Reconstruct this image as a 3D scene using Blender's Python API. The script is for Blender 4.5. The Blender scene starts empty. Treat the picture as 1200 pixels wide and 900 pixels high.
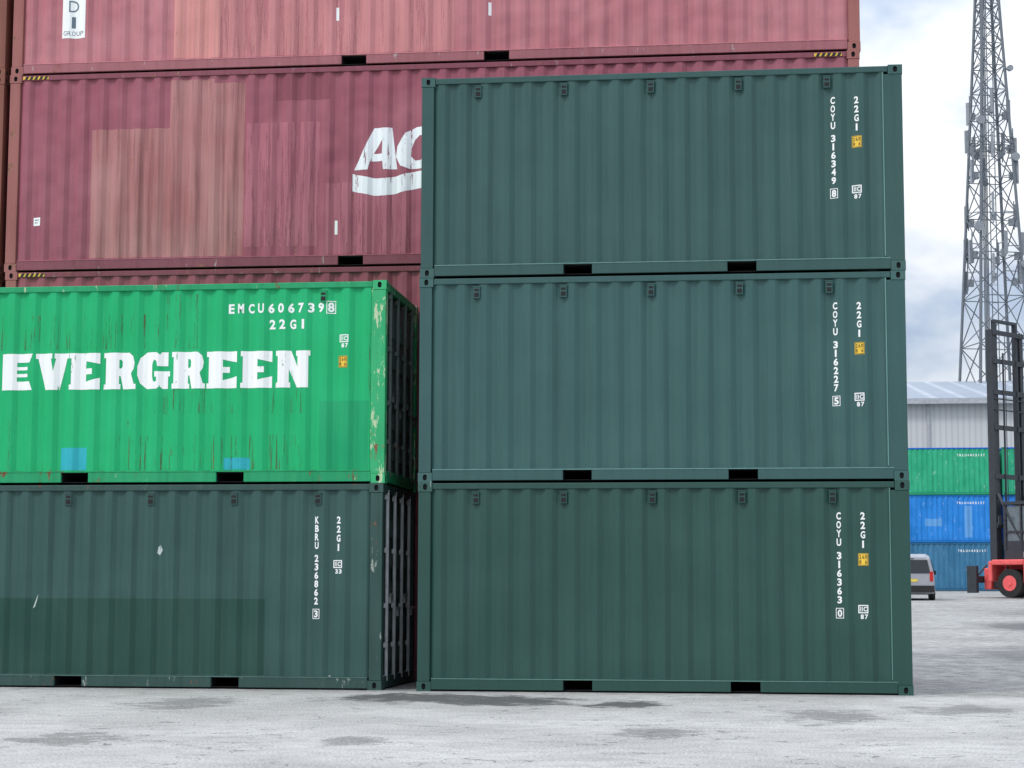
import bpy, bmesh, math, random
from mathutils import Matrix, Vector
random.seed(7)
S=bpy.context.scene
S.view_settings.view_transform='Standard'
try: S.view_settings.look='None'
except: pass
S.view_settings.exposure=0
COL=S.collection
SLOPE=.018
def gz(y): return 0 if y<=4 else min((y-4)*SLOPE*1.04,1.72)

# ------------------------------------------------------------ nodes
class NT:
    def __init__(s,nt): s.nt=nt; s.n=nt.nodes; s.l=nt.links
    def new(s,t,**k):
        n=s.n.new(t)
        for a,b in k.items(): setattr(n,a,b)
        return n
    def put(s,sock,v):
        if isinstance(v,bpy.types.NodeSocket): s.l.new(v,sock)
        else: sock.default_value=v
    def math(s,op,a,b=None,c=None,clamp=False):
        n=s.new('ShaderNodeMath',operation=op,use_clamp=clamp)
        s.put(n.inputs[0],a)
        if b is not None: s.put(n.inputs[1],b)
        if c is not None: s.put(n.inputs[2],c)
        return n.outputs[0]
    def mix(s,f,a,b,blend='MIX'):
        n=s.new('ShaderNodeMix',data_type='RGBA',blend_type=blend)
        s.put(n.inputs[0],f); s.put(n.inputs[6],c4(a)); s.put(n.inputs[7],c4(b))
        return n.outputs[2]
    def noise(s,vec,scale,detail=4,rough=.55,dist=0):
        n=s.new('ShaderNodeTexNoise'); n.inputs['Scale'].default_value=scale
        n.inputs['Detail'].default_value=detail; n.inputs['Roughness'].default_value=rough
        n.inputs['Distortion'].default_value=dist
        s.l.new(vec,n.inputs['Vector']); return n.outputs['Fac']
    def ramp(s,f,a,b,lo=0.,hi=1.):
        n=s.new('ShaderNodeMapRange'); n.clamp=True
        s.put(n.inputs[0],f)
        for i,v in zip((1,2,3,4),(a,b,lo,hi)): n.inputs[i].default_value=v
        return n.outputs[0]
    def scale(s,vec,sc,loc=(0,0,0)):
        n=s.new('ShaderNodeMapping'); s.l.new(vec,n.inputs['Vector'])
        n.inputs['Scale'].default_value=sc; n.inputs['Location'].default_value=loc
        return n.outputs[0]
def c4(v):
    if isinstance(v,(tuple,list)) and len(v)==3: return (*v,1)
    return v
def srgb(r,g,b):
    f=lambda c:(c/255/12.92 if c/255<=.04045 else ((c/255+.055)/1.055)**2.4)
    return (f(r),f(g),f(b))
def newmat(name):
    m=bpy.data.materials.new(name); m.use_nodes=True
    t=NT(m.node_tree); b=t.n['Principled BSDF']
    return m,t,b
def pos(t):
    return t.new('ShaderNodeNewGeometry').outputs['Position']
def paint(name,c,var=.25,rust=.0,streak=.25,rough=.5,bump=.3,rustcol=(.14,.05,.022),alpha=None,fade=None,metal=0,worn=0,worncol=(.55,.52,.42),cheap=False,dent=.03,asc=14):
    m,t,b=newmat(name); P=pos(t)
    fade=fade or tuple(min(1,x*1.35+.03) for x in c)
    n1=t.noise(P,.9,2,.6)
    col=t.mix(t.math('MULTIPLY',t.ramp(n1,.35,.7),var),c,fade)
    n2=t.noise(t.scale(P,(11,11,.45)),1,3,.65)
    col=t.mix(t.math('MULTIPLY',t.ramp(n2,.5,.75),streak),col,tuple(x*.45 for x in c))
    col=t.mix(t.math('MULTIPLY',t.ramp(n2,.48,.25),streak*.6),col,fade)
    if not cheap:
        n3=t.noise(P,38,1,.7)
        col=t.mix(t.ramp(n3,.62,.72,0,.2),col,tuple(x*.5 for x in c))
    if rust>0 and not cheap:
        n4=t.noise(P,3.2,5,.72)
        s=t.math('ADD',t.math('MULTIPLY',n4,.65),t.math('MULTIPLY',t.noise(t.scale(P,(16,16,1.1),(3,1,2)),1,2,.7),.35))
        rf=t.ramp(s,.66-rust*.2,.70-rust*.17)
        rc=t.mix(t.ramp(n3,.35,.65),rustcol,tuple(x*2.1 for x in rustcol))
        col=t.mix(rf,col,rc)
    if worn>0:
        n6=t.noise(t.scale(P,(9,9,2.2),(7,7,7)),1,5,.75)
        col=t.mix(t.ramp(n6,.64-worn*.2,.66-worn*.2),col,worncol)
    t.put(b.inputs['Base Color'],col)
    t.put(b.inputs['Roughness'],t.ramp(n1,.3,.7,rough-.06,rough+.1)); b.inputs['Metallic'].default_value=metal
    b.inputs['Specular IOR Level'].default_value=.28
    if not cheap and bump>0:
        bp=t.new('ShaderNodeBump'); bp.inputs['Strength'].default_value=bump; bp.inputs['Distance'].default_value=dent
        t.put(bp.inputs['Height'],t.noise(P,2.3,1)); t.l.new(bp.outputs[0],b.inputs['Normal'])
    if alpha is not None:
        v=t.noise(t.scale(P,(asc,asc,alpha[1])),1,5,.75)
        t.put(b.inputs['Alpha'],t.ramp(v,alpha[0],alpha[0]+.04))
    return m
def plain(name,c,rough=.5,metal=0,nv=.15,sc=6,spec=.4):
    m,t,b=newmat(name); P=pos(t)
    t.put(b.inputs['Base Color'],t.mix(t.ramp(t.noise(P,sc,2),.3,.75),tuple(x*(1-nv) for x in c),tuple(min(1,x*(1+nv)) for x in c)))
    b.inputs['Roughness'].default_value=rough; b.inputs['Metallic'].default_value=metal
    b.inputs['Specular IOR Level'].default_value=spec
    return m

# ------------------------------------------------------------ mesh helpers
def bx(bm,x0,x1,y0,y1,z0,z1,mi=0,M=None):
    vs=[bm.verts.new((x,y,z)) for x in (x0,x1) for y in (y0,y1) for z in (z0,z1)]
    if M:
        for v in vs: v.co=M@v.co
    for f in ((0,1,3,2),(4,6,7,5),(0,4,5,1),(2,3,7,6),(0,2,6,4),(1,5,7,3)):
        fc=bm.faces.new([vs[i] for i in f]); fc.material_index=mi
    return vs
def strut(bm,a,b,r,n=6,mi=0,r2=None):
    a=Vector(a);b=Vector(b);d=(b-a)
    if d.length<1e-6: return
    q=d.to_track_quat('Z','Y'); r2=r if r2 is None else r2
    A=[];B=[]
    for i in range(n):
        an=2*math.pi*i/n+math.pi/n; o=Vector((math.cos(an),math.sin(an),0))
        A.append(bm.verts.new(a+q@(o*r)));B.append(bm.verts.new(b+q@(o*r2)))
    for i in range(n):
        f=bm.faces.new((A[i],A[(i+1)%n],B[(i+1)%n],B[i])); f.material_index=mi; f.smooth=n>6
    bm.faces.new(A[::-1]).material_index=mi; bm.faces.new(B).material_index=mi
def obj(name,bm,mats,parent=None,loc=(0,0,0),bevel=0,rot=None):
    if bevel>=0: bmesh.ops.recalc_face_normals(bm,faces=bm.faces[:])
    me=bpy.data.meshes.new(name); bm.to_mesh(me); bm.free()
    return mobj(name,me,mats,parent,loc,bevel,rot)
def mobj(name,me,mats,parent=None,loc=(0,0,0),bevel=0,rot=None):
    for m in (mats if isinstance(mats,(list,tuple)) else [mats]):
        if len(me.materials)<(len(mats) if isinstance(mats,(list,tuple)) else 1): me.materials.append(m)
    o=bpy.data.objects.new(name,me); COL.objects.link(o)
    if parent: o.parent=parent
    o.location=loc
    if rot: o.rotation_euler=rot
    if bevel>0:
        md=o.modifiers.new('b','BEVEL'); md.width=bevel; md.segments=2; md.limit_method='ANGLE'
    return o
def empty(name,loc=(0,0,0),rz=0):
    e=bpy.data.objects.new(name,None); COL.objects.link(e); e.location=loc; e.rotation_euler=(0,0,rz); return e

# corrugation
PER=.278; DEP=.036; OUT=.016; X0=.165
def prof(x,dep=DEP):
    t=(x-X0-.06)%PER
    if t<.072: return OUT
    if t<.14: return OUT+dep*(t-.072)/.068
    if t<.21: return OUT+dep
    return OUT+dep*(1-(t-.21)/.068)
def brk(a,b):
    r=[];k=math.floor((a-X0-.06)/PER)-1
    while True:
        base=X0+.06+k*PER
        if base>b: break
        for o in (0,.072,.14,.21):
            if a+1e-4<base+o<b-1e-4: r.append(base+o)
        k+=1
    return r
def corr(bm,a,b,z0,z1,mi=0,f=None,flip=False):
    xs=[a]+brk(a,b)+[b]
    prev=None
    for x in xs:
        d=prof(x)
        v0=bm.verts.new(f(x,d,z0)); v1=bm.verts.new(f(x,d,z1))
        if prev: bm.faces.new((prev[0],v0,v1,prev[1])).material_index=mi
        prev=(v0,v1)
def conform(bm,off=.0025):
    xs=[v.co.x for v in bm.verts]
    for x in brk(min(xs),max(xs)):
        g=bm.verts[:]+bm.edges[:]+bm.faces[:]
        bmesh.ops.bisect_plane(bm,geom=g,plane_co=(x,0,0),plane_no=(1,0,0),dist=1e-5)
    for v in bm.verts: v.co.y=prof(v.co.x)-off
    for f in bm.faces:
        f.normal_update()
        if f.normal.y>0: f.normal_flip()
_cc={}
def glyph(ch,bold=.02,shear=0):
    k=(ch,bold,shear)
    if k not in _cc:
        cu=bpy.data.curves.new('t','FONT'); cu.body=ch; cu.offset=bold; cu.shear=shear; cu.resolution_u=3
        o=bpy.data.objects.new('t',cu); COL.objects.link(o); bpy.context.view_layer.update()
        me=bpy.data.meshes.new_from_object(o.evaluated_get(bpy.context.evaluated_depsgraph_get()))
        vs=[v.co.copy() for v in me.vertices]; fs=[list(p.vertices) for p in me.polygons]
        bpy.data.objects.remove(o); bpy.data.curves.remove(cu); bpy.data.meshes.remove(me)
        x0=min(v.x for v in vs);x1=max(v.x for v in vs);y0=min(v.y for v in vs);y1=max(v.y for v in vs)
        _cc[k]=([((v.x-x0)/(x1-x0),(v.y-y0)/(y1-y0)) for v in vs],fs)
    return _cc[k]
def putg(bm,ch,x,z,w,h,bold=.035,shear=0):
    if ch in '1I': x+=w*.3; w*=.4
    vs,fs=glyph(ch,bold,shear)
    V=[bm.verts.new((x+a*w,0,z+b*h)) for a,b in vs]
    for f in fs:
        try: bm.faces.new([V[i] for i in f])
        except ValueError: pass
def loops(bm,lp,x,z,w,h):
    es=[]
    for L in lp:
        V=[bm.verts.new((x+a*w,0,z+b*h)) for a,b in L]
        es+=[bm.edges.new((V[i],V[(i+1)%len(V)])) for i in range(len(V))]
    bmesh.ops.triangle_fill(bm,use_beauty=True,use_dissolve=False,edges=es,normal=(0,-1,0))
def rect(bm,x0,x1,z0,z1):
    bm.faces.new([bm.verts.new((x,0,z)) for x,z in ((x0,z0),(x1,z0),(x1,z1),(x0,z1))])
def frame_rect(bm,x0,x1,z0,z1,t):
    rect(bm,x0,x1,z0,z0+t);rect(bm,x0,x1,z1-t,z1);rect(bm,x0,x0+t,z0+t,z1-t);rect(bm,x1-t,x1,z0+t,z1-t)
def decal(name,parent,mat,build,off=.0025):
    bm=bmesh.new(); build(bm); conform(bm,off)
    return obj(name,bm,mat,parent,bevel=-1)

def casting():
    bm=bmesh.new(); hx,hy,hz=.089,.081,.059
    def face(ax,sgn,a,b,ra,rb,h):
        def P(u,v,d):
            c=[0,0,0]; o=[i for i in range(3) if i!=ax]; c[o[0]]=u;c[o[1]]=v;c[ax]=sgn*(h-d); return c
        R=[bm.verts.new(P(u,v,0)) for u,v in ((-a,-b),(a,-b),(a,b),(-a,b))]
        ov=[];N=16
        for i in range(N):
            an=2*math.pi*i/N; c,s=math.cos(an),math.sin(an)
            if ra>rb: u=math.copysign(ra-rb,c)*(abs(c)>1e-6)+rb*c; v=rb*s
            else: v=math.copysign(rb-ra,s)*(abs(s)>1e-6)+ra*s; u=ra*c
            ov.append((u,v))
        O=[bm.verts.new(P(u,v,0)) for u,v in ov]; I=[bm.verts.new(P(u,v,.028)) for u,v in ov]
        es=[bm.edges.new((R[i],R[(i+1)%4])) for i in range(4)]+[bm.edges.new((O[i],O[(i+1)%N])) for i in range(N)]
        bmesh.ops.triangle_fill(bm,use_beauty=True,edges=es)
        for i in range(N): bm.faces.new((O[i],O[(i+1)%N],I[(i+1)%N],I[i])).material_index=1
    for s in (-1,1):
        face(0,s,hy,hz,.026,.04,hx); face(1,s,hx,hz,.026,.038,hy); face(2,s,hx,hy,.055,.03,hz)
    bx(bm,-.06,.06,-.052,.052,-.03,.03,1)
    me=bpy.data.meshes.new('casting'); bm.to_mesh(me); bm.free(); return me
CAST=casting()

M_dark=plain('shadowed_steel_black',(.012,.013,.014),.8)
M_galv=plain('galvanised_steel',(.58,.60,.61),.45,.1)
M_white=paint('white_marking_paint',(.84,.85,.84),.1,0,.1,.6,0,cheap=True)
M_whiteworn=paint('worn_white_marking_paint',(.84,.86,.84),.1,0,.12,.6,0,alpha=(.32,3.),cheap=True)
M_yellow=plain('yellow_label',(.78,.50,.05),.5)
M_black=plain('black_paint',(.015,.015,.015),.5)
M_rubber=plain('tyre_rubber',(.02,.02,.02),.85)

def container(L,H,x0,y0,z0,panel,frame,cast,door=True,vents=None,rods=None,pr=.16,postmat=None,pockets=True,name='shipping_container',rail=None,flange=None,doorm=None):
    W=2.438; e=empty(name,(x0,y0,z0)); pl=.16
    postmat=postmat or frame
    bm=bmesh.new()
    for (a,b) in ((.004,pl),(L-pr,L-.004)):
        for (c,d) in ((.004,.15),(W-.15,W-.004)):
            bx(bm,a,b,c,d,.118,H-.118)
    obj('corner_posts',bm,postmat,e,bevel=.008)
    if pr>.2:
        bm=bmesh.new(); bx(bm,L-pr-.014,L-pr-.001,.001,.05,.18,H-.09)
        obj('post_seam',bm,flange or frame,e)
    bm=bmesh.new()
    for (c,d) in ((.005,.065),(W-.065,W-.005)):
        bx(bm,.178,L-.178,c,d,H-.088,H-.012)
    for xx in (.004,L-.07):
        bx(bm,xx,xx+.066,.162,W-.162,H-.11,H-.006); bx(bm,xx,xx+.066,.162,W-.162,.02,.165)
    obj('top_rails',bm,rail or frame,e,bevel=.008)
    bm=bmesh.new()
    cx=L/2; segs=[(.178,L-.178)]
    if pockets:
        pk=[(cx-1.025-.18,cx-1.025+.18),(cx+1.025-.18,cx+1.025+.18)]
        segs=[(.178,pk[0][0]),(pk[0][1],pk[1][0]),(pk[1][1],L-.178)]
    for (c,d) in ((.002,.05),(W-.05,W-.002)):
        for a,b in segs: bx(bm,a,b,c,d,.02,.148)
        bx(bm,.165,L-.165,min(c+.04,d+.04) if c<1 else c-.04,(d+.01) if c<1 else c-.002,.1605,.178)
    obj('bottom_rails',bm,frame,e,bevel=.006)
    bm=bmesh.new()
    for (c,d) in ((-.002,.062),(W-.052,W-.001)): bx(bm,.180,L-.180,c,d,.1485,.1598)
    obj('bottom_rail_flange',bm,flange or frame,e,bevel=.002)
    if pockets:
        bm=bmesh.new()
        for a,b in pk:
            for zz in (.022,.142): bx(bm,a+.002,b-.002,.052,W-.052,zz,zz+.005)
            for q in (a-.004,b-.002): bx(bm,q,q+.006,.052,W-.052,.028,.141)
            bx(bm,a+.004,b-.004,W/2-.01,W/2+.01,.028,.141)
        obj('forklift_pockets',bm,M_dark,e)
    bm=bmesh.new()
    zb,zt=.162,H-.086
    corr(bm,pl-.004,L-pr+.004,zb,zt,0,lambda s,d,z:(s,d,z))
    corr(bm,pl-.004,L-pr+.004,zb,zt,0,lambda s,d,z:(s,W-d,z))
    corr(bm,.14,W-.14,zb,H-.1,0,lambda s,d,z:(d+.01,s,z))
    if not door: corr(bm,.14,W-.14,zb,H-.1,0,lambda s,d,z:(L-d-.01,s,z))
    obj('corrugated_walls',bm,panel,e,bevel=-1)
    bm=bmesh.new()
    corr(bm,.07,L-.07,.06,W-.06,0,lambda s,d,z:(s,z,H-.008-d*.5))
    bx(bm,.07,L-.07,.066,W-.066,.15,.16)
    obj('roof_and_floor',bm,panel,e,bevel=-1)
    for ix in (.089,L-.089):
        for iy in (.079,W-.079):
            for iz in (.059,H-.059):
                o=mobj('corner_casting',CAST,[cast,M_dark] if not CAST.materials else [],e,(ix+(-.002 if ix<1 else .002),iy,iz))
                o.material_slots[0].link='OBJECT'; o.material_slots[0].material=cast
    if door:
        bm=bmesh.new(); xd=L-.075
        for (a,b) in ((.17,W/2-.006),(W/2+.006,W-.17)):
            bx(bm,xd-.03,xd,a,b,.17,H-.115)
            n=5
            for i in range(n):
                z=.34+i*(H-.6)/n
                bx(bm,xd+.001,xd+.022,a+.1,b-.1,z,z+(H-.6)/n*.55)
            for yy in (a,b-.05): bx(bm,xd+.001,xd+.026,yy,yy+.05,.18,H-.125)
        for i in range(4):
            z=.4+i*(H-.8)/3
            for yy in (.15,W-.21): bx(bm,xd+.027,xd+.06,yy,yy+.06,z-.05,z+.05)
        obj('doors',bm,doorm or panel,e,bevel=.005)
        bm=bmesh.new()
        for yy in (.42,.95,1.49,2.02):
            strut(bm,(L-.018,yy,.1),(L-.018,yy,H-.07),.024,8)
            for z in (.14,.55,1.05,1.75,H-.16):
                bx(bm,xd+.027,L-.003,yy-.045,yy+.045,z-.03,z+.03)
            zz=1.05+ (.12 if yy in (.42,1.49) else -.05)
            bx(bm,L-.016,L-.003,yy,yy+.42,zz,zz+.035)
            bx(bm,xd+.027,L-.004,yy+.2,yy+.3,zz-.09,zz-.003)
        obj('locking_bars',bm,rods or M_galv,e,bevel=.003)
    if vents:
        bm=bmesh.new()
        for vx in vents:
            bx(bm,vx-.042,vx+.042,-.002,OUT+DEP-.001,H-.27,H-.13)
            bx(bm,vx-.05,vx+.05,-.006,.01,H-.128,H-.115)
            bx(bm,vx-.03,vx+.03,-.0045,-.0025,H-.255,H-.20,1)
            bx(bm,vx-.03,vx+.03,-.0045,-.0025,H-.18,H-.15,1)
        obj('vents',bm,[frame,M_dark],e,bevel=.003)
    return e

def vcode(e,txt,x,ztop,pitch=.107,h=.09,w=.054,mat=None,box_last=True,gap=.055):
    def b(bm):
        z=ztop
        for i,ch in enumerate(txt):
            if ch==' ': z-=gap; continue
            last=box_last and i==len(txt)-1
            putg(bm,ch,x-w/2,z-h,w,h)
            if last: frame_rect(bm,x-w/2-.02,x+w/2+.02,z-h-.018,z+.018,.008)
            z-=pitch
    decal('markings_'+txt.replace(' ','_'),e,mat or M_white,b)
def hcode(e,txt,x,z,pitch=.13,h=.12,w=.075,mat=None,box_last=False):
    def b(bm):
        xx=x
        for i,ch in enumerate(txt):
            if ch==' ': xx+=pitch*.6; continue
            putg(bm,ch,xx,z,w,h)
            if box_last and i==len(txt)-1: frame_rect(bm,xx-.02,xx+w+.02,z-.02,z+h+.02,.01)
            xx+=pitch
    decal('markings_'+txt.replace(' ','_'),e,mat or M_white,b)
def approval(e,x,z,num='87',mat=None):
    def b(bm):
        frame_rect(bm,x-.068,x+.05,z+.0,z+.10,.013)
        rect(bm,x-.045,x-.036,z+.022,z+.078); rect(bm,x-.026,x-.017,z+.022,z+.078); putg(bm,'C',x-.008,z+.022,.042,.056)
        putg(bm,num[0],x-.042,z-.07,.038,.056); putg(bm,num[1],x+.008,z-.07,.038,.056)
    decal('approval_mark',e,mat or M_white,b)
def ylabel(e,x,z):
    decal('height_label',e,M_yellow,lambda bm:rect(bm,x-.06,x+.06,z-.075,z+.075))
    def b(bm):
        for i,r in enumerate(('26m','8 6')):
            for j,ch in enumerate(r):
                if ch==' ': continue
                putg(bm,ch,x-.045+j*.033,z+.008-i*.06,.022,.044,.01)
        frame_rect(bm,x-.055,x+.055,z-.07,z+.07,.005)
    decal('height_label_text',e,M_black,b,.004)

H=2.591;L=6.058;HC=2.896;L4=12.192
M_doorpanel=paint('grey_green_door_paint',(.10,.15,.135),.3,.3,.3,.5,0)
# ------------------------------------------------------------ right stack
greens=[((.026,.076,.062),(.040,.10,.083)),((.040,.100,.095),(.054,.128,.121)),((.036,.088,.082),(.050,.114,.107))]
codes=['COYU 316363 0','COYU 316227 5','COYU 316349 8']
for k in range(3):
    c,f=greens[k]
    pm=paint('dark_green_container_paint',c,.5,0,.26,.40,.25,fade=f)
    fm=paint('dark_green_frame_paint',tuple(x*.95 for x in c),.3,0,.2,.45,.1,fade=f,worn=.0)
    fl=paint('dusty_highlit_green_flange_paint',tuple(x*2.2+.04 for x in c),.4,0,.4,.5,0,cheap=True)  # paler than the rail: dust, plus a ledge highlight painted into the colour
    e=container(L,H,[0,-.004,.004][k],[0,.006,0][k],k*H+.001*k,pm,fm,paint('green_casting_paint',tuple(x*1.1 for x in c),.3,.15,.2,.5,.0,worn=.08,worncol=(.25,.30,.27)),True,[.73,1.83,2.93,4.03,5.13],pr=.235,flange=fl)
    vcode(e,codes[k],5.2,2.205); vcode(e,'22G1',5.49,2.205,box_last=False,pitch=.115)
    ylabel(e,5.49,1.63); approval(e,5.49,.98)

# ------------------------------------------------------------ left stack
XL=-.466-L; YL=.10
pm=paint('dark_green_container_paint',(.034,.086,.075),.5,.0,.35,.5,.4,fade=(.05,.118,.105))
fm=paint('dark_green_frame_paint',(.028,.07,.06),.3,.25,.3,.5,.1,worn=.04,worncol=(.3,.34,.3))
fl=paint('dusty_highlit_green_flange_paint',(.07,.15,.13),.4,0,.4,.5,0,cheap=True)  # rail lip: dust tone, with its light-catching edge painted in as well
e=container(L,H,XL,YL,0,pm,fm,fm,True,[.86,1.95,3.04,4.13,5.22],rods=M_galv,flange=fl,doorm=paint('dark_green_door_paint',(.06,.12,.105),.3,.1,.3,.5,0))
vcode(e,'KBRU 236862 3',5.21,2.17); vcode(e,'22G1',5.49,2.17,box_last=False,pitch=.115); approval(e,5.49,1.52,'33')
m=paint('repainted_green_patch',(.016,.062,.046),.3,0,.25,.5,.2)
decal('repainted_patch',e,m,lambda bm:rect(bm,.25,4.55,.179,1.13),.0015)
m=paint('scraped_paint',(.45,.52,.5),.3,0,.2,.6,0,alpha=(.42,2.))
def sc(bm):
    loops(bm,[[(0,0),(.3,.1),(1,1),(.6,.7)]],1.5,1.0,.09,.22); loops(bm,[[(0,.2),(.5,0),(1,.5),(.6,1),(.2,.8)]],3.13,1.68,.07,.13)
decal('scrape_marks',e,m,sc)

eg=(.008,.385,.135)
pm=paint('bright_green_container_paint',eg,.45,.05,.14,.5,.5,fade=(.02,.46,.19),rustcol=(.05,.09,.04))
fm=paint('bright_green_frame_paint',(.010,.28,.11),.4,.34,.35,.55,.1,worn=.06,worncol=(.40,.52,.3),rustcol=(.10,.05,.025))
fp=paint('peeled_green_post_paint',(.03,.36,.14),.4,.36,.35,.55,.1,worn=.42,worncol=(.46,.58,.36),rustcol=(.13,.07,.035))
dm=paint('dark_rusty_rods',(.12,.15,.14),.3,.35,.3,.5,.0)
e=container(L,H,XL+.015,YL+.01,H+.001,pm,fm,fp,True,[5.24],rods=dm,postmat=fp,pr=.19,doorm=M_doorpanel)
GL={'V':[[(0,1),(.50,1),(.50,.86),(.46,.86),(.53,.5),(.61,.86),(.57,.86),(.57,1),(1,1),(1,.86),(.94,.86),(.72,0),(.30,0),(.06,.86),(0,.86)]],
'E':[[(0,0),(.93,0),(.93,.32),(.50,.22),(.50,.42),(.70,.42),(.70,.58),(.50,.58),(.50,.78),(.93,.70),(.93,1),(0,1),(0,.86),(.06,.86),(.06,.14),(0,.14)]],
'F':[[(0,0),(.95,0),(.86,.24),(.46,.24),(.46,.36),(.80,.36),(.80,.45),(.46,.45),(.46,.55),(.80,.55),(.80,.64),(.46,.64),(.46,.76),(.86,.76),(.95,1),(0,1)]],
'R':[[(0,0),(.52,0),(.52,.14),(.48,.14),(.48,.36),(.52,.36),(.60,0),(1,0),(1,.14),(.94,.14),(.85,.43),(.93,.55),(.96,.72),(.91,.9),(.78,1),(0,1),(0,.86),(.06,.86),(.06,.14),(0,.14)],[(.48,.57),(.53,.57),(.57,.62),(.57,.76),(.53,.81),(.48,.81)]],
'G':[[(.28,1),(.58,1),(.68,.93),(.73,1),(.92,1),(.92,.62),(.60,.62),(.58,.75),(.53,.8),(.48,.76),(.45,.65),(.45,.35),(.48,.22),(.53,.19),(.58,.22),(.58,.33),(.52,.33),(.52,.48),(.98,.48),(.98,.34),(.92,.34),(.92,0),(.76,0),(.68,.07),(.58,0),(.28,0),(.08,.15),(0,.38),(0,.62),(.08,.85)]],
'N':[[(0,0),(.42,0),(.42,.14),(.38,.14),(.38,.50),(.62,0),(.95,0),(.95,.86),(1,.86),(1,1),(.58,1),(.58,.86),(.63,.86),(.63,.56),(.44,1),(0,1),(0,.86),(.06,.86),(.06,.14),(0,.14)]]}
def word(bm):
    x0=.98; p=.4555
    for i,ch in enumerate('FVERGREEN'):
        loops(bm,GL[ch],x0+i*p,1.225,.436 if ch not in'VN' else .448,.475)
decal('company_lettering',e,M_whiteworn,word)
hcode(e,'EMCU6067398',3.99,2.19,.131,.125,.078,M_whiteworn,True); hcode(e,'22G1',4.53,1.98,.135,.125,.08,M_whiteworn)
approval(e,5.52,1.80,'87',M_whiteworn); ylabel(e,5.5,1.55)
m=paint('cyan_repair_paint',(.02,.36,.42),.4,.1,.35,.5,0,alpha=(.22,1.))
def cy(bm): rect(bm,1.80,2.15,.179,.47); rect(bm,3.96,4.30,.179,.33)
decal('cyan_repair_patches',e,m,cy,.0015)
m=paint('green_repair_paint',(.005,.31,.12),.4,.05,.3,.5,0)
decal('green_repair_patch',e,m,lambda bm:rect(bm,5.2,5.84,.179,1.05),.0015)
m=paint('rust_stain',(.08,.11,.045),.5,.5,.5,.75,0,alpha=(.59,.9),asc=34)
def rs(bm):
    rect(bm,2.5,5.1,.18,.62); rect(bm,.4,1.6,.18,.9); rect(bm,5.84,5.862,.3,2.4); rect(bm,3.0,5.0,.9,1.22); rect(bm,3.,3.6,1.74,2.45);rect(bm,.3,2.9,1.75,2.2)
decal('rust_stains',e,m,rs,.0022)

# ------------------------------------------------------------ maroon stack behind
XM=-6.50; YM=2.56
mar=[((.24,.062,.085),(.32,.10,.12)),((.26,.068,.09),(.34,.11,.13)),((.29,.078,.112),(.38,.135,.17)),((.43,.15,.172),(.53,.235,.25))]
ES=[]
for k in range(4):
    c,f=mar[k]
    pm=paint('maroon_container_paint',c,.6,.08,.25,.55,.7,fade=f,rustcol=(.20,.085,.075),dent=.07)
    fm=paint('maroon_frame_paint',tuple(x*.72 for x in c),.4,.36,.35,.6,.2,worn=.05,worncol=(.4,.3,.3),rustcol=(.16,.06,.05))
    fp=paint('rusty_maroon_post_paint',(.28,.10,.09),.5,.48,.4,.65,.2,rustcol=(.16,.075,.05))
    fl=paint('dusty_highlit_maroon_flange',tuple(x*1.1+.02 for x in c),.4,0,.5,.6,0,cheap=True)  # dust and a painted edge highlight lift this above the frame colour
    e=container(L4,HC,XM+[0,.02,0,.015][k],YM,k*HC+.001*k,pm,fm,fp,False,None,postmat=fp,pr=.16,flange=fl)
    ES.append(e)
    for xa in (.2,L4-.62):
        bm=bmesh.new(); bx(bm,xa,xa+.38,-.001,.003,HC-.075,HC-.03)
        obj('hazard_label',bm,M_yellow,e,bevel=0)
        bm=bmesh.new()
        for i in range(5):
            x=xa+.02+i*.072
            bm.faces.new([bm.verts.new(p) for p in ((x,-.003,HC-.075),(x+.045,-.003,HC-.075),(x+.07,-.003,HC-.03),(x+.025,-.003,HC-.03))])
        obj('hazard_stripes',bm,M_black,e,bevel=-1)
e=ES[2]
m=paint('brown_repaint',(.35,.125,.128),.8,.3,.85,.6,.3,fade=(.48,.24,.235),rustcol=(.24,.09,.085))
def pa(bm):
    rect(bm,1.24,2.4,.179,2.06); rect(bm,2.4,3.05,.179,2.76);rect(bm,3.05,3.5,.179,2.70)
decal('brown_repair_patch',e,m,pa,.0015)
m=paint('pink_fade',(.35,.11,.145),.6,.1,.3,.6,.3,alpha=(.44,.5))
decal('faded_patch',e,m,lambda bm:(rect(bm,3.52,4.6,.3,2.1),rect(bm,4.7,5.9,.179,1.2)),.0015)
m=paint('dark_maroon_patch',(.22,.055,.08),.5,.1,.3,.6,.3)
decal('dark_repair_patch',e,m,lambda bm:rect(bm,3.95,4.75,2.42,2.8),.0013)
M_wl=paint('worn_logo_paint',(.80,.82,.85),.15,0,.2,.6,0,alpha=(.37,1.6),cheap=True)
def logo(bm):
    z0=1.38;h=.60
    x=5.10
    loops(bm,[[(0,0),(.32,0),(.37,.2),(.66,.2),(.68,0),(1,0),(.88,1),(.46,1)],[(.45,.38),(.65,.38),(.66,.72)]],x,z0-.0,.62,h)
    loops(bm,[[(1,.64),(.95,.86),(.75,1),(.45,1),(.2,.85),(.03,.55),(0,.3),(.1,.08),(.3,0),(.6,0),(.82,.13),(.93,.36),(.64,.36),(.55,.2),(.42,.2),(.33,.3),(.34,.5),(.42,.7),(.52,.8),(.64,.78),(.68,.64)]],x+.60,z0,.66,h)
    loops(bm,[[(.2,1),(.55,1),(.38,.22),(.95,.22),(.9,0),(0,0)]],x+1.28,z0,.5,h)
    T=[];B=[]
    for i in range(13):
        t=i/12; xx=t*1.85; zz=.24+.05*math.sin(t*2*math.pi*1.5+2.6)-.02
        T.append((xx,zz+.12)); B.append((xx,zz-.13))
    loops(bm,[B+T[::-1]],x-.02,z0-.42,1,1)
decal('company_logo',e,M_wl,logo)
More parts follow.
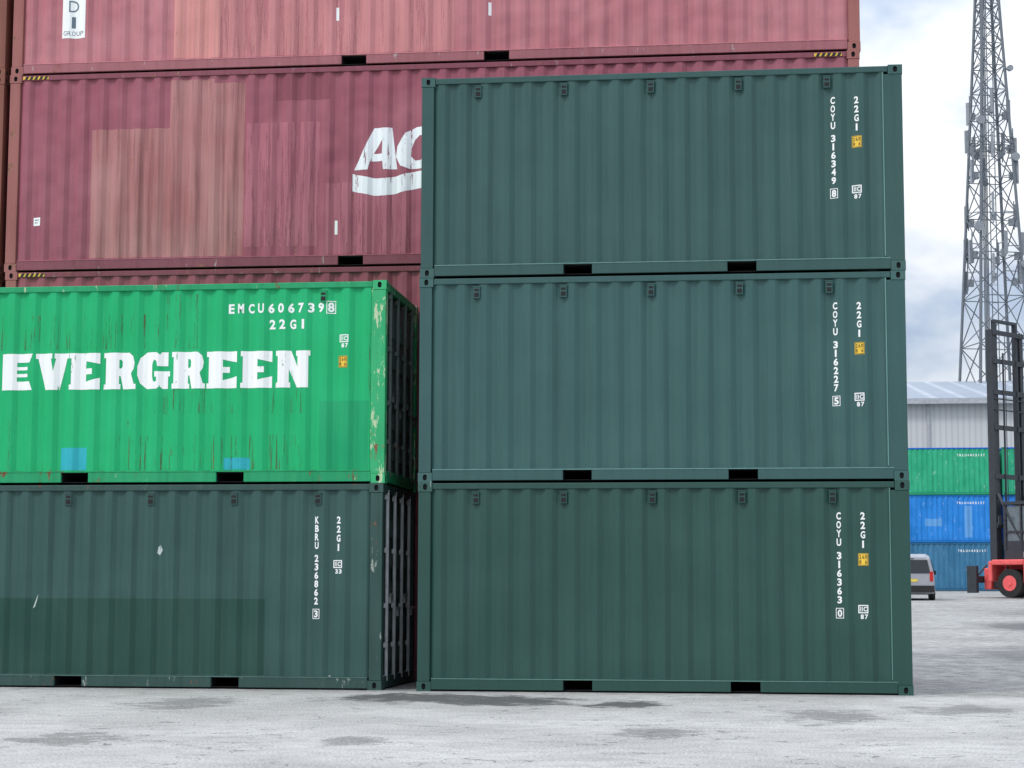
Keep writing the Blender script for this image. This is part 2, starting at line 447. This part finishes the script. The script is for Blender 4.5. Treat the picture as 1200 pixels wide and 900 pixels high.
decal('white_label',e,M_white,lambda bm:(rect(bm,.40,.51,.67,.79),rect(bm,4.83,4.87,.46,.66)))
decal('white_label_text',e,M_black,lambda bm:(rect(bm,.42,.49,.75,.76),rect(bm,.42,.47,.71,.72)),.004)
e=ES[3]
m=paint('salmon_repaint',(.56,.235,.22),.5,.05,.4,.55,.3,alpha=(.2,.5))
decal('salmon_repair_patch',e,m,lambda bm:rect(bm,2.42,3.1,.179,2.7),.0015)
m=paint('faded_salmon',(.48,.19,.195),.5,.05,.3,.55,.3,alpha=(.40,.5))
decal('faded_patch',e,m,lambda bm:rect(bm,3.1,6.5,.179,2.7),.0013)
decal('company_label',e,M_white,lambda bm:rect(bm,.74,1.09,.53,1.75))
M_ink=plain('grey_blue_ink',(.12,.16,.2),.6)
def dig(bm):
    putg(bm,'D',.84,.92,.14,.17,.0);putg(bm,'I',.84,.68,.14,.17,.0);putg(bm,'A',.84,1.16,.14,.17,.0);putg(bm,'B',.84,1.42,.14,.17,.0)
    for i,ch in enumerate('GROUP'): putg(bm,ch,.765+i*.062,.57,.05,.065,0)
decal('company_label_text',e,M_ink,dig,.004)
decal('white_label',e,M_white,lambda bm:(rect(bm,4.80,4.84,.67,.86),rect(bm,7.0,7.04,.67,.86)))
for k in range(4):
    c=[(.2,.05,.06),(.17,.04,.05),(.22,.055,.06),(.24,.075,.06)][k]
    pm=paint('red_container_paint',c,.4,.2,.3,.55,0)
    fp=paint('rusty_red_frame',(.20,.07,.05),.4,.45,.3,.6,0)
    container(L4,HC,XM-L4-.09,YM+.02,k*HC+.001*k,pm,fp,fp,False)

# ------------------------------------------------------------ distant container row
fcols=[srgb(38,92,128),srgb(10,104,200),srgb(20,150,98),srgb(120,50,40),srgb(150,120,60)]
far=[[srgb(50,108,142),srgb(24,122,200),srgb(34,158,116)],[srgb(44,104,142),srgb(28,114,194),srgb(36,152,114)]]
YF=84.5
fc_={}
def fmat(c):
    if c not in fc_: fc_[c]=(paint('distant_container_paint',c,.6,.1,.45,.6,.1,cheap=True,worn=.09,worncol=tuple(min(1,x+.22) for x in c)),paint('distant_frame_paint',tuple(x*.8 for x in c),.3,.15,.3,.6,.1,cheap=True))
    return fc_[c]
blueroof=paint('blue_roof_rail',srgb(20,90,190),.3,.05,.2,.5,.1,cheap=True)
for i,xx in enumerate([-31.6,-19.3,-7.0,5.3,17.75,30.1]):
    for k in range(3):
        c=far[0][k] if i in(3,) else far[1][k] if i==4 else random.choice(fcols)
        a,b=fmat(c)
        e=container(L4,H,xx+random.uniform(-.05,.05),YF+random.uniform(-.1,.1),gz(YF)+k*H,a,b,b,False,rail=blueroof if k==2 else None)
        if i in (3,4): hcode(e,'TRLU4452117',L4-2.2,2.1,.14,.13,.09)
        if i==3 and k==1:
            decal('faded_panels',e,paint('pale_blue_patch',srgb(90,150,205),.4,0,.3,.6,0,cheap=True),lambda bm:(rect(bm,8.3,9.2,.9,1.3),rect(bm,10.4,10.8,.3,2.0)))

# ------------------------------------------------------------ ground
def ground():
    bm=bmesh.new()
    ys=[-400,-60,-30,-20,-10,-4,0,4,8,20,40,60,80,95,99.5,130,200,500,1500]; xs=[-1200,-300,-60,-20,-8,0,8,20,60,300,1200]
    V=[[bm.verts.new((x,y,gz(y))) for x in xs] for y in ys]
    for j in range(len(ys)-1):
        for i in range(len(xs)-1): bm.faces.new((V[j][i],V[j][i+1],V[j+1][i+1],V[j+1][i]))
    m,t,b=newmat('weathered_asphalt_yard'); P=pos(t)
    n1=t.noise(P,.45,3,.6); n2=t.noise(P,3.5,5,.72); n3=t.noise(P,42,3,.85)
    col=t.mix(t.ramp(n1,.36,.62),(.38,.37,.352),(.53,.52,.498))
    col=t.mix(t.ramp(n2,.44,.66,0,.5),col,(.26,.253,.24))
    col=t.mix(t.ramp(n3,.52,.64,0,.8),col,(.14,.136,.13))
    col=t.mix(t.ramp(n3,.46,.34,0,.8),col,(.76,.75,.72))
    cr=t.math('ABSOLUTE',t.math('SUBTRACT',t.noise(P,.55,4,.6),.5))
    crack=t.math('MULTIPLY',t.ramp(cr,.0035,.0012),t.ramp(n2,.40,.5))
    col=t.mix(t.math('MULTIPLY',crack,.75),col,(.08,.08,.075))
    sx=t.new('ShaderNodeSeparateXYZ'); t.l.new(P,sx.inputs[0])
    X,Y=sx.outputs[0],sx.outputs[1]
    n5=t.noise(P,1.6,6,.75)
    dk=t.mix(t.ramp(n3,.44,.58),(.13,.128,.122),(.035,.035,.034))
    def stains(lst,amp,op,col):
        st=None
        for (cx,cy,rx,ry) in lst:
            dx=t.math('DIVIDE',t.math('SUBTRACT',X,cx),rx); dy=t.math('DIVIDE',t.math('SUBTRACT',Y,cy),ry)
            d=t.math('SQRT',t.math('ADD',t.math('MULTIPLY',dx,dx),t.math('MULTIPLY',dy,dy)))
            st=d if st is None else t.math('MINIMUM',st,d)
        st=t.math('ADD',st,t.math('MULTIPLY',t.math('SUBTRACT',t.math('ADD',t.math('MULTIPLY',n2,.5),t.math('MULTIPLY',n5,.5)),.5),amp))
        sm=t.ramp(st,1.15,.7)
        return t.mix(t.math('MULTIPLY',sm,op),col,dk),sm
    col,sm=stains([(.35,-1.6,1.0,1.1),(1.3,-2.0,.9,1.1),(2.75,-2.6,.45,.7),(11.5,27,1.4,3.6),(8.2,.6,.6,1.2)],5.,.92,col)
    col,_=stains([(-2.0,-3.2,.5,1.1),(-1.5,-8.6,.4,.8),(.9,-8.4,.25,.5),(-2.1,-11.2,.5,.9),(3.3,-7.0,.35,.7),(9.0,12,.9,2.5),(4.9,-4.4,.5,1.),(-4,-6.,.6,1.2),(14,40,2.4,4),(6.3,-3,.5,.9)],8.,.55,col)
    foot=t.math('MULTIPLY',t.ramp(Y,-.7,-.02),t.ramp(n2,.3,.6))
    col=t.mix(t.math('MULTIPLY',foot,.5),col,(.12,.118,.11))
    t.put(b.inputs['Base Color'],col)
    t.put(b.inputs['Roughness'],t.ramp(sm,0,1,.9,.6)); b.inputs['Specular IOR Level'].default_value=.25
    bp=t.new('ShaderNodeBump'); bp.inputs['Strength'].default_value=.7; bp.inputs['Distance'].default_value=.015
    t.put(bp.inputs['Height'],t.noise(P,30,2,.8)); t.l.new(bp.outputs[0],b.inputs['Normal'])
    obj('ground',bm,m,bevel=-1)
ground()

# ------------------------------------------------------------ warehouse
def warehouse():
    e=empty('warehouse',(0,112,1.72))
    m,t,b=newmat('ribbed_grey_cladding'); P=pos(t)
    w=t.new('ShaderNodeTexWave',wave_type='BANDS',bands_direction='X'); w.inputs['Scale'].default_value=.8; t.l.new(P,w.inputs['Vector'])
    c=t.mix(t.ramp(w.outputs['Fac'],.55,.95,0,.35),(.56,.57,.58),(.32,.33,.35))
    c=t.mix(t.ramp(t.noise(t.scale(P,(1,1,.2)),.5,3),.4,.75,0,.3),c,(.38,.38,.38))
    t.put(b.inputs['Base Color'],c); b.inputs['Roughness'].default_value=.6
    mr,t,b=newmat('grey_metal_roof'); P=pos(t)
    w=t.new('ShaderNodeTexWave',wave_type='BANDS',bands_direction='X'); w.inputs['Scale'].default_value=.16; t.l.new(P,w.inputs['Vector'])
    c=t.mix(t.ramp(w.outputs['Fac'],.80,.9,0,.6),(.28,.32,.38),(.48,.52,.56))
    c=t.mix(t.ramp(t.noise(P,.3,4),.35,.7,0,.4),c,(.22,.25,.31))
    t.put(b.inputs['Base Color'],c); b.inputs['Roughness'].default_value=.6
    mt=plain('warehouse_trim',(.40,.42,.45),.5)
    x0,x1,dep,he,hr=-45,70,56,12.7,16.9
    bm=bmesh.new()
    bx(bm,x0,x1,0,.2,0,he); bx(bm,x0,x1,dep-.2,dep,0,he)
    for xx in (x0+.001,x1-.2):
        vs0=[(0.21,0),(dep-.21,0),(dep-.21,he-.1),(dep/2,hr-.1),(.21,he-.1)]
        A=[bm.verts.new((xx,y,z)) for y,z in vs0];B=[bm.verts.new((xx+.19,y,z)) for y,z in vs0]
        bm.faces.new(A);bm.faces.new(B[::-1])
        for i in range(5): bm.faces.new((A[i],A[(i+1)%5],B[(i+1)%5],B[i]))
    obj('walls',bm,m,e)
    bm=bmesh.new()
    for s in (0,1):
        y0_,y1_=( -.5,dep/2) if s==0 else (dep+.5,dep/2)
        pts=[(x0-.4,y0_,he),(x1+.4,y0_,he),(x1+.4,y1_,hr),(x0-.4,y1_,hr)]
        A=[bm.verts.new(p) for p in pts];B=[bm.verts.new((p[0],p[1],p[2]+.25)) for p in pts]
        bm.faces.new(A);bm.faces.new(B)
        for i in range(4): bm.faces.new((A[i],A[(i+1)%4],B[(i+1)%4],B[i]))
    obj('roof',bm,mr,e)
    bm=bmesh.new(); bx(bm,x0-.4,x1+.4,-.75,-.52,he-.15,he+.2)
    for i in range(12): bx(bm,x0+3+i*9.7,x0+3.15+i*9.7,-.17,-.02,0,he-.2)
    obj('gutter_and_downpipes',bm,mt,e)
    bm=bmesh.new()
    for i in range(5):
        xx=-35+i*22; bx(bm,xx,xx+5,-.06,-.003,0,5)
    obj('roller_doors',bm,plain('roller_door',(.25,.3,.36),.5),e)
warehouse()

# ------------------------------------------------------------ lattice tower
def tower():
    e=empty('telecom_lattice_tower',(24.2,139.2,1.7),math.radians(16))
    mg=plain('tower_steel',(.15,.17,.19),.55,.2)
    bm=bmesh.new()
    def hw(z): return (3.75-(3.75-.86)*min(z,50)/50)*.80
    zs=[0];z=0
    while z<62: z+=max(1.7,hw(z)*1.9); zs.append(z)
    cs=[(-1,-1),(1,-1),(1,1),(-1,1)]
    P=lambda c,z:Vector((c[0]*hw(z),c[1]*hw(z),z))
    for a,b in zip(zs,zs[1:]):
        for i in range(4):
            c=cs[i];d=cs[(i+1)%4]
            strut(bm,P(c,a),P(c,b),.13,6)
            strut(bm,P(c,a),P(d,b),.05,4); strut(bm,P(d,a),P(c,b),.05,4)
            strut(bm,P(c,b),P(d,b),.05,4)
    obj('lattice',bm,mg,e)
    bm=bmesh.new()
    for x in (-.25,.25): strut(bm,(x,-.3,0),(x,-.3,61),.045,4)
    for i in range(80): strut(bm,(-.25,-.3,.75*i+1),(.25,-.3,.75*i+1),.02,4)
    for i in range(4): strut(bm,(-.9+.12*i,.1,0),(-.5+.12*i,.1,58),.05,4)
    obj('ladder_and_cables',bm,mg,e)
    ma=plain('antenna_grey',(.26,.28,.30),.5); bm=bmesh.new()
    rnd=random.Random(3)
    for zc,n in ((40.0,3),(36.8,5),(34.6,3),(31,3),(28.,5),(26,3)):
        h=hw(zc)
        for k in range(n):
            an=k*2*math.pi/n+zc*2.1; r=h+ .75; x,y=r*math.cos(an),r*math.sin(an)
            bx(bm,-.14,.14,-.1,.1,-.95,.95,0,Matrix.Translation((x,y,zc+rnd.uniform(-.6,.6)))@Matrix.Rotation(an,4,'Z'))
            strut(bm,(x*.92,y*.92,zc-1.2),(x*.92,y*.92,zc+1.2),.05,6); strut(bm,(x*.5,y*.5,zc+.3),(x*.93,y*.93,zc+.3),.05,4)
            strut(bm,(x*.5,y*.5,zc-.5),(x*.93,y*.93,zc-.5),.05,4)
            bx(bm,-.2,.2,-.14,.14,-.3,.3,0,Matrix.Translation((x*.8,y*.8,zc-.6)))
    for (x,y,z,r) in ((-1.4,-1.3,38.5,.35),(1.5,-1.4,35.5,.35),(-2.0,-1.9,29.5,.4),(1.9,-1.9,26.5,.35),(1.3,-1.2,43,.25)):
        strut(bm,(x,y-.05,z),(x,y-.35,z),r,16); strut(bm,(x,y-.05,z),(x*.8,y*.7,z),.06,6)
    obj('antennas_and_dishes',bm,ma,e)
    bm=bmesh.new(); h=hw(38)
    for a,b in zip(cs,cs[1:]+cs[:1]):
        for q in (0,.5,1.0): strut(bm,(a[0]*(h+.2),a[1]*(h+.2),36.2+q),(b[0]*(h+.2),b[1]*(h+.2),36.2+q),.035,4)
    obj('handrails',bm,mg,e)
tower()

# ------------------------------------------------------------ van
def wheel(bm,c,r,w,axis,mt=0,mh=1):
    a=Vector(axis).normalized(); c=Vector(c)
    strut(bm,c-a*w/2,c+a*w/2,r,24,mt); strut(bm,c-a*(w/2+.01),c+a*(w/2+.01),r*.55,16,mh)
    strut(bm,c-a*(w/2+.04),c+a*(w/2+.04),r*.2,10,mh)
def van():
    e=empty('parked_van',(10.75,59.1,gz(59.1)),math.radians(-4))
    body=plain('grey_car_paint',(.36,.37,.40),.3,.2,.05); glass=plain('dark_glass',(.03,.035,.04),.08,0,.05,spec=.8)
    bm=bmesh.new()
    def ring(y,zb,zm,zt,wb,wt):
        return [bm.verts.new(p) for p in ((-wb,y,zb),(wb,y,zb),(wb+.03,y,zm*.55+zb*.45),(wb,y,zm),(wt,y,zt-.10),(wt-.16,y,zt),(-wt+.16,y,zt),(-wt,y,zt-.10),(-wb,y,zm),(-wb-.03,y,zm*.55+zb*.45))]
    R=[ring(0,.35,1.05,1.80,.88,.72),ring(.12,.28,1.08,1.90,.93,.76),ring(1.5,.25,1.08,1.96,.96,.78),ring(3.3,.25,1.06,1.90,.96,.76),ring(4.1,.26,1.04,1.16,.94,.80),ring(4.9,.3,.85,.95,.88,.72)]
    for a,b in zip(R,R[1:]):
        for i in range(10): bm.faces.new((a[i],a[(i+1)%10],b[(i+1)%10],b[i]))
    bm.faces.new(R[0][::-1]);bm.faces.new(R[-1])
    obj('body',bm,body,e,bevel=.04)
    bm=bmesh.new()
    bm.faces.new([bm.verts.new(p) for p in ((-.78,-.012,1.12),(.78,-.012,1.12),(.66,-.012,1.68),(-.66,-.012,1.68))])
    for s in (-1,1):
        for (a,b) in ((.35,1.4),(1.5,2.4),(2.5,3.35)):
            bm.faces.new([bm.verts.new(p) for p in ((s*.965,a,1.14),(s*.965,b,1.14),(s*.83,b-.03,1.74),(s*.83,a+.03,1.74))])
    bm.faces.new([bm.verts.new(p) for p in ((-.8,4.06,1.22),(.8,4.06,1.22),(.7,3.42,1.84),(-.7,3.42,1.84))])
    obj('windows',bm,glass,e,bevel=-1)
    bm=bmesh.new()
    for s in (-1,1):
        for y in (.95,3.95): wheel(bm,(s*.86,y,.33),.33,.22,(1,0,0))
    obj('wheels',bm,[M_rubber,M_galv],e)
    bm=bmesh.new()
    for s in (-1,1): bx(bm,s*.82-.07,s*.82+.07,-.03,.05,.80,1.2)
    obj('tail_lights',bm,plain('red_lens',(.5,.02,.02),.2),e,bevel=.01)
    bm=bmesh.new(); bx(bm,-.93,.93,-.09,.0,.34,.62); bx(bm,-.12,.12,-.03,-.0,1.72,1.75)
    for s in(-1,1): bx(bm,s*1.0-.08,s*1.0+.08,3.2,3.35,1.1,1.28)
    obj('bumper_and_mirrors',bm,M_black,e,bevel=.02)
    bm=bmesh.new(); bx(bm,-.26,.26,-.022,-.005,.78,.89); obj('number_plate',bm,plain('plate_yellow',(.7,.55,.08),.4),e)
van()

# ------------------------------------------------------------ container handler (lift truck)
def handler():
    y=64.8; e=empty('container_handler',(17.85,y,gz(y)+.03),math.radians(140))  # local +X = forward
    red=plain('red_machine_paint',(.80,.12,.12),.4,0,.12); blk=plain('black_machine_steel',(.032,.037,.045),.5); glass=plain('cab_glass',(.11,.14,.16),.06,spec=.9)
    bm=bmesh.new()
    pts=[(-3.3,.55),(-3.3,1.35),(-3.0,1.65),(-1.9,1.75),(-1.9,.55)]
    A=[bm.verts.new((x,-1.25,z)) for x,z in pts];B=[bm.verts.new((x,1.25,z)) for x,z in pts]
    bm.faces.new(A);bm.faces.new(B[::-1])
    for i in range(5): bm.faces.new((A[i],A[(i+1)%5],B[(i+1)%5],B[i]))
    bx(bm,-1.89,2.3,-.85,.85,.6,1.55)
    bx(bm,-1.89,.55,-1.35,-.86,.55,1.5); bx(bm,-1.89,.55,.86,1.35,.55,1.5)
    for s in (-1,1):
        bx(bm,.75,2.35,s*1.6-.55,s*1.6+.55,1.42,1.66); bx(bm,.60,.74,s*1.6-.55,s*1.6+.55,.6,1.66)
        bx(bm,2.36,2.55,s*1.6-.5,s*1.6+.5,.7,1.60)
    bx(bm,2.82,3.2,-1.45,1.45,.35,1.30)
    bx(bm,2.82,3.1,-1.1,1.1,1.31,1.65)
    obj('chassis_and_counterweight',bm,red,e,bevel=.05)
    bm=bmesh.new()
    for s in (-1,1):
        wheel(bm,(-2.35,s*1.28,.55),.55,.35,(0,1,0)); wheel(bm,(1.5,s*1.38,.62),.62,.4,(0,1,0)); wheel(bm,(1.5,s*1.85,.62),.62,.4,(0,1,0))
    obj('wheels',bm,[M_rubber,red],e)
    e2=.35
    bm=bmesh.new()
    bx(bm,.5,2.3,-.7+e2,.8+e2,1.67,2.1)
    for x in (.55,2.25):
        for s in (-.65,.75): bx(bm,x-.07,x+.07,s-.07+e2,s+.07+e2,2.1,4.1)
    bx(bm,.42,2.32,-.75+e2,.85+e2,4.1,4.25); bx(bm,.9,1.5,-.3+e2,.3+e2,2.11,3.2)
    bx(bm,.62,2.18,.785+e2,.815+e2,2.85,2.95); bx(bm,1.39,1.48,.785+e2,.82+e2,2.11,4.09)
    bx(bm,.62,2.18,.76+e2,.784+e2,2.11,2.5)
    bx(bm,-1.85,.3,-.6,.6,1.56,2.2)
    for s in (-1,1):
        strut(bm,(-1.5,s*1.15,1.5),(-1.5,s*1.15,2.6),.03,6); strut(bm,(.2,s*1.15,1.5),(.2,s*1.15,2.6),.03,6); strut(bm,(-1.5,s*1.15,2.6),(.2,s*1.15,2.6),.03,6)
    bx(bm,.6,.9,.3,.5,4.26,4.5); bx(bm,1.8,2.0,-.3,-.1,4.26,4.45)
    strut(bm,(2.2,1.2,3.4),(2.2,1.6,3.5),.02,6); bx(bm,2.17,2.23,1.5,1.72,3.2,3.6)
    obj('cab_frame_and_engine',bm,blk,e,bevel=.02)
    bm=bmesh.new()
    for s in (-.64,.74): bx(bm,.63,1.38,s-.01+e2,s+.01+e2,2.15,4.05); bx(bm,1.49,2.17,s-.01+e2,s+.01+e2,2.15,4.05)
    bx(bm,.54,.555,-.57+e2,.67+e2,2.12,4.05);bx(bm,2.25,2.265,-.57+e2,.67+e2,2.12,4.05)
    obj('cab_windows',bm,glass,e)
    bm=bmesh.new(); bx(bm,-1.2,-.3,1.355,1.375,.8,1.1); bx(bm,.75,1.3,1.155,1.17,1.75,2.0)
    obj('side_decals',bm,M_white,e)
    bm=bmesh.new(); T=12.4
    for s in (-1,1):
        bx(bm,2.62,2.96,s*1.12-.13,s*1.12+.13,.4,T-.35); bx(bm,2.68,2.90,s*.84-.08,s*.84+.08,.4,T)
        strut(bm,(2.53,s*.55,.8),(2.53,s*.55,T-1.4),.05,8)
        strut(bm,(1.0,s*1.0,1.6),(2.60,s*1.1,4.6),.08,8)
        strut(bm,(3.0,s*.35,1.7),(3.0,s*.35,T-.5),.02,6)
    for z in (3.2,5.4,7.6,9.2,10.6,T-.5): bx(bm,2.54,2.60,-1.25,1.25,z-.11,z+.11)
    bx(bm,2.7,2.88,-.95,.95,T,T+.14)
    for z in (8.4,8.9): bx(bm,2.56,2.60,-1.2,1.2,z-.03,z+.03)
    obj('mast',bm,blk,e,bevel=.01)
    bm=bmesh.new()
    bx(bm,3.21,3.45,-2.0,2.0,.65,.95)
    for s in (-1,1): bx(bm,3.1,3.6,s*2.1-.09,s*2.1+.09,.2,1.4); strut(bm,(3.3,s*1.9,.9),(3.2,s*1.2,1.45),.05,6)
    obj('spreader_carriage',bm,blk,e,bevel=.01)
handler()

# ------------------------------------------------------------ world
w=bpy.data.worlds.new('World'); S.world=w; w.use_nodes=True
t=NT(w.node_tree); bg=t.n['Background']; out=t.n['World Output']
sky=t.new('ShaderNodeTexSky',sky_type='NISHITA'); sky.sun_disc=False
SE,SA=math.radians(46),math.radians(226)
sky.sun_elevation=SE; sky.sun_rotation=SA
bg.inputs['Strength'].default_value=.1; t.l.new(sky.outputs[0],bg.inputs['Color'])
tc=t.new('ShaderNodeTexCoord').outputs['Generated']
sx=t.new('ShaderNodeSeparateXYZ'); t.l.new(tc,sx.inputs[0]); z=t.math('MAXIMUM',sx.outputs[2],0.)
n=t.noise(t.scale(tc,(1,1,1.7),(2.9,.4,.3)),7.,5,.55)
cc=t.mix(t.ramp(n,.40,.60),(.41,.50,.66),(.92,.94,.96))
grad=t.math('ADD',.86,t.math('MULTIPLY',z,1.75))
gg=t.new('ShaderNodeVectorMath',operation='SCALE'); t.l.new(cc,gg.inputs[0]); t.l.new(grad,gg.inputs['Scale'])
b2=t.new('ShaderNodeBackground'); t.l.new(gg.outputs[0],b2.inputs['Color']); b2.inputs['Strength'].default_value=1.06
mx=t.new('ShaderNodeMixShader'); mx.inputs[0].default_value=.88
t.l.new(bg.outputs[0],mx.inputs[1]);t.l.new(b2.outputs[0],mx.inputs[2]);t.l.new(mx.outputs[0],out.inputs[0])
sd=bpy.data.lights.new('sun','SUN'); sd.energy=1.5; sd.angle=math.radians(11); sd.color=(1,.96,.90)
so=bpy.data.objects.new('sun',sd); COL.objects.link(so)
dv=Vector((math.sin(SA)*math.cos(SE),math.cos(SA)*math.cos(SE),math.sin(SE)))
so.rotation_euler=dv.to_track_quat('Z','Y').to_euler(); so.location=dv*80

# ------------------------------------------------------------ camera
cx,cy,cz,yw,pt,rl,f=4.12847,-24.30281,1.17798,.12068,.10744,.0029,2301.787
c,s=math.cos(yw),math.sin(yw)
right=Vector((c,s,0));f0=Vector((-s,c,0));u0=Vector((0,0,1))
fwd=f0*math.cos(pt)+u0*math.sin(pt); up=u0*math.cos(pt)-f0*math.sin(pt)
r2=right*math.cos(rl)+up*math.sin(rl); u2=up*math.cos(rl)-right*math.sin(rl)
cd=bpy.data.cameras.new('camera'); co=bpy.data.objects.new('camera',cd); COL.objects.link(co)
M=Matrix((r2,u2,-fwd)).transposed().to_4x4(); M.translation=(cx,cy,cz); co.matrix_world=M
cd.sensor_width=36; cd.lens=f/1200*36; cd.clip_end=3000; cd.clip_start=.1
S.camera=co
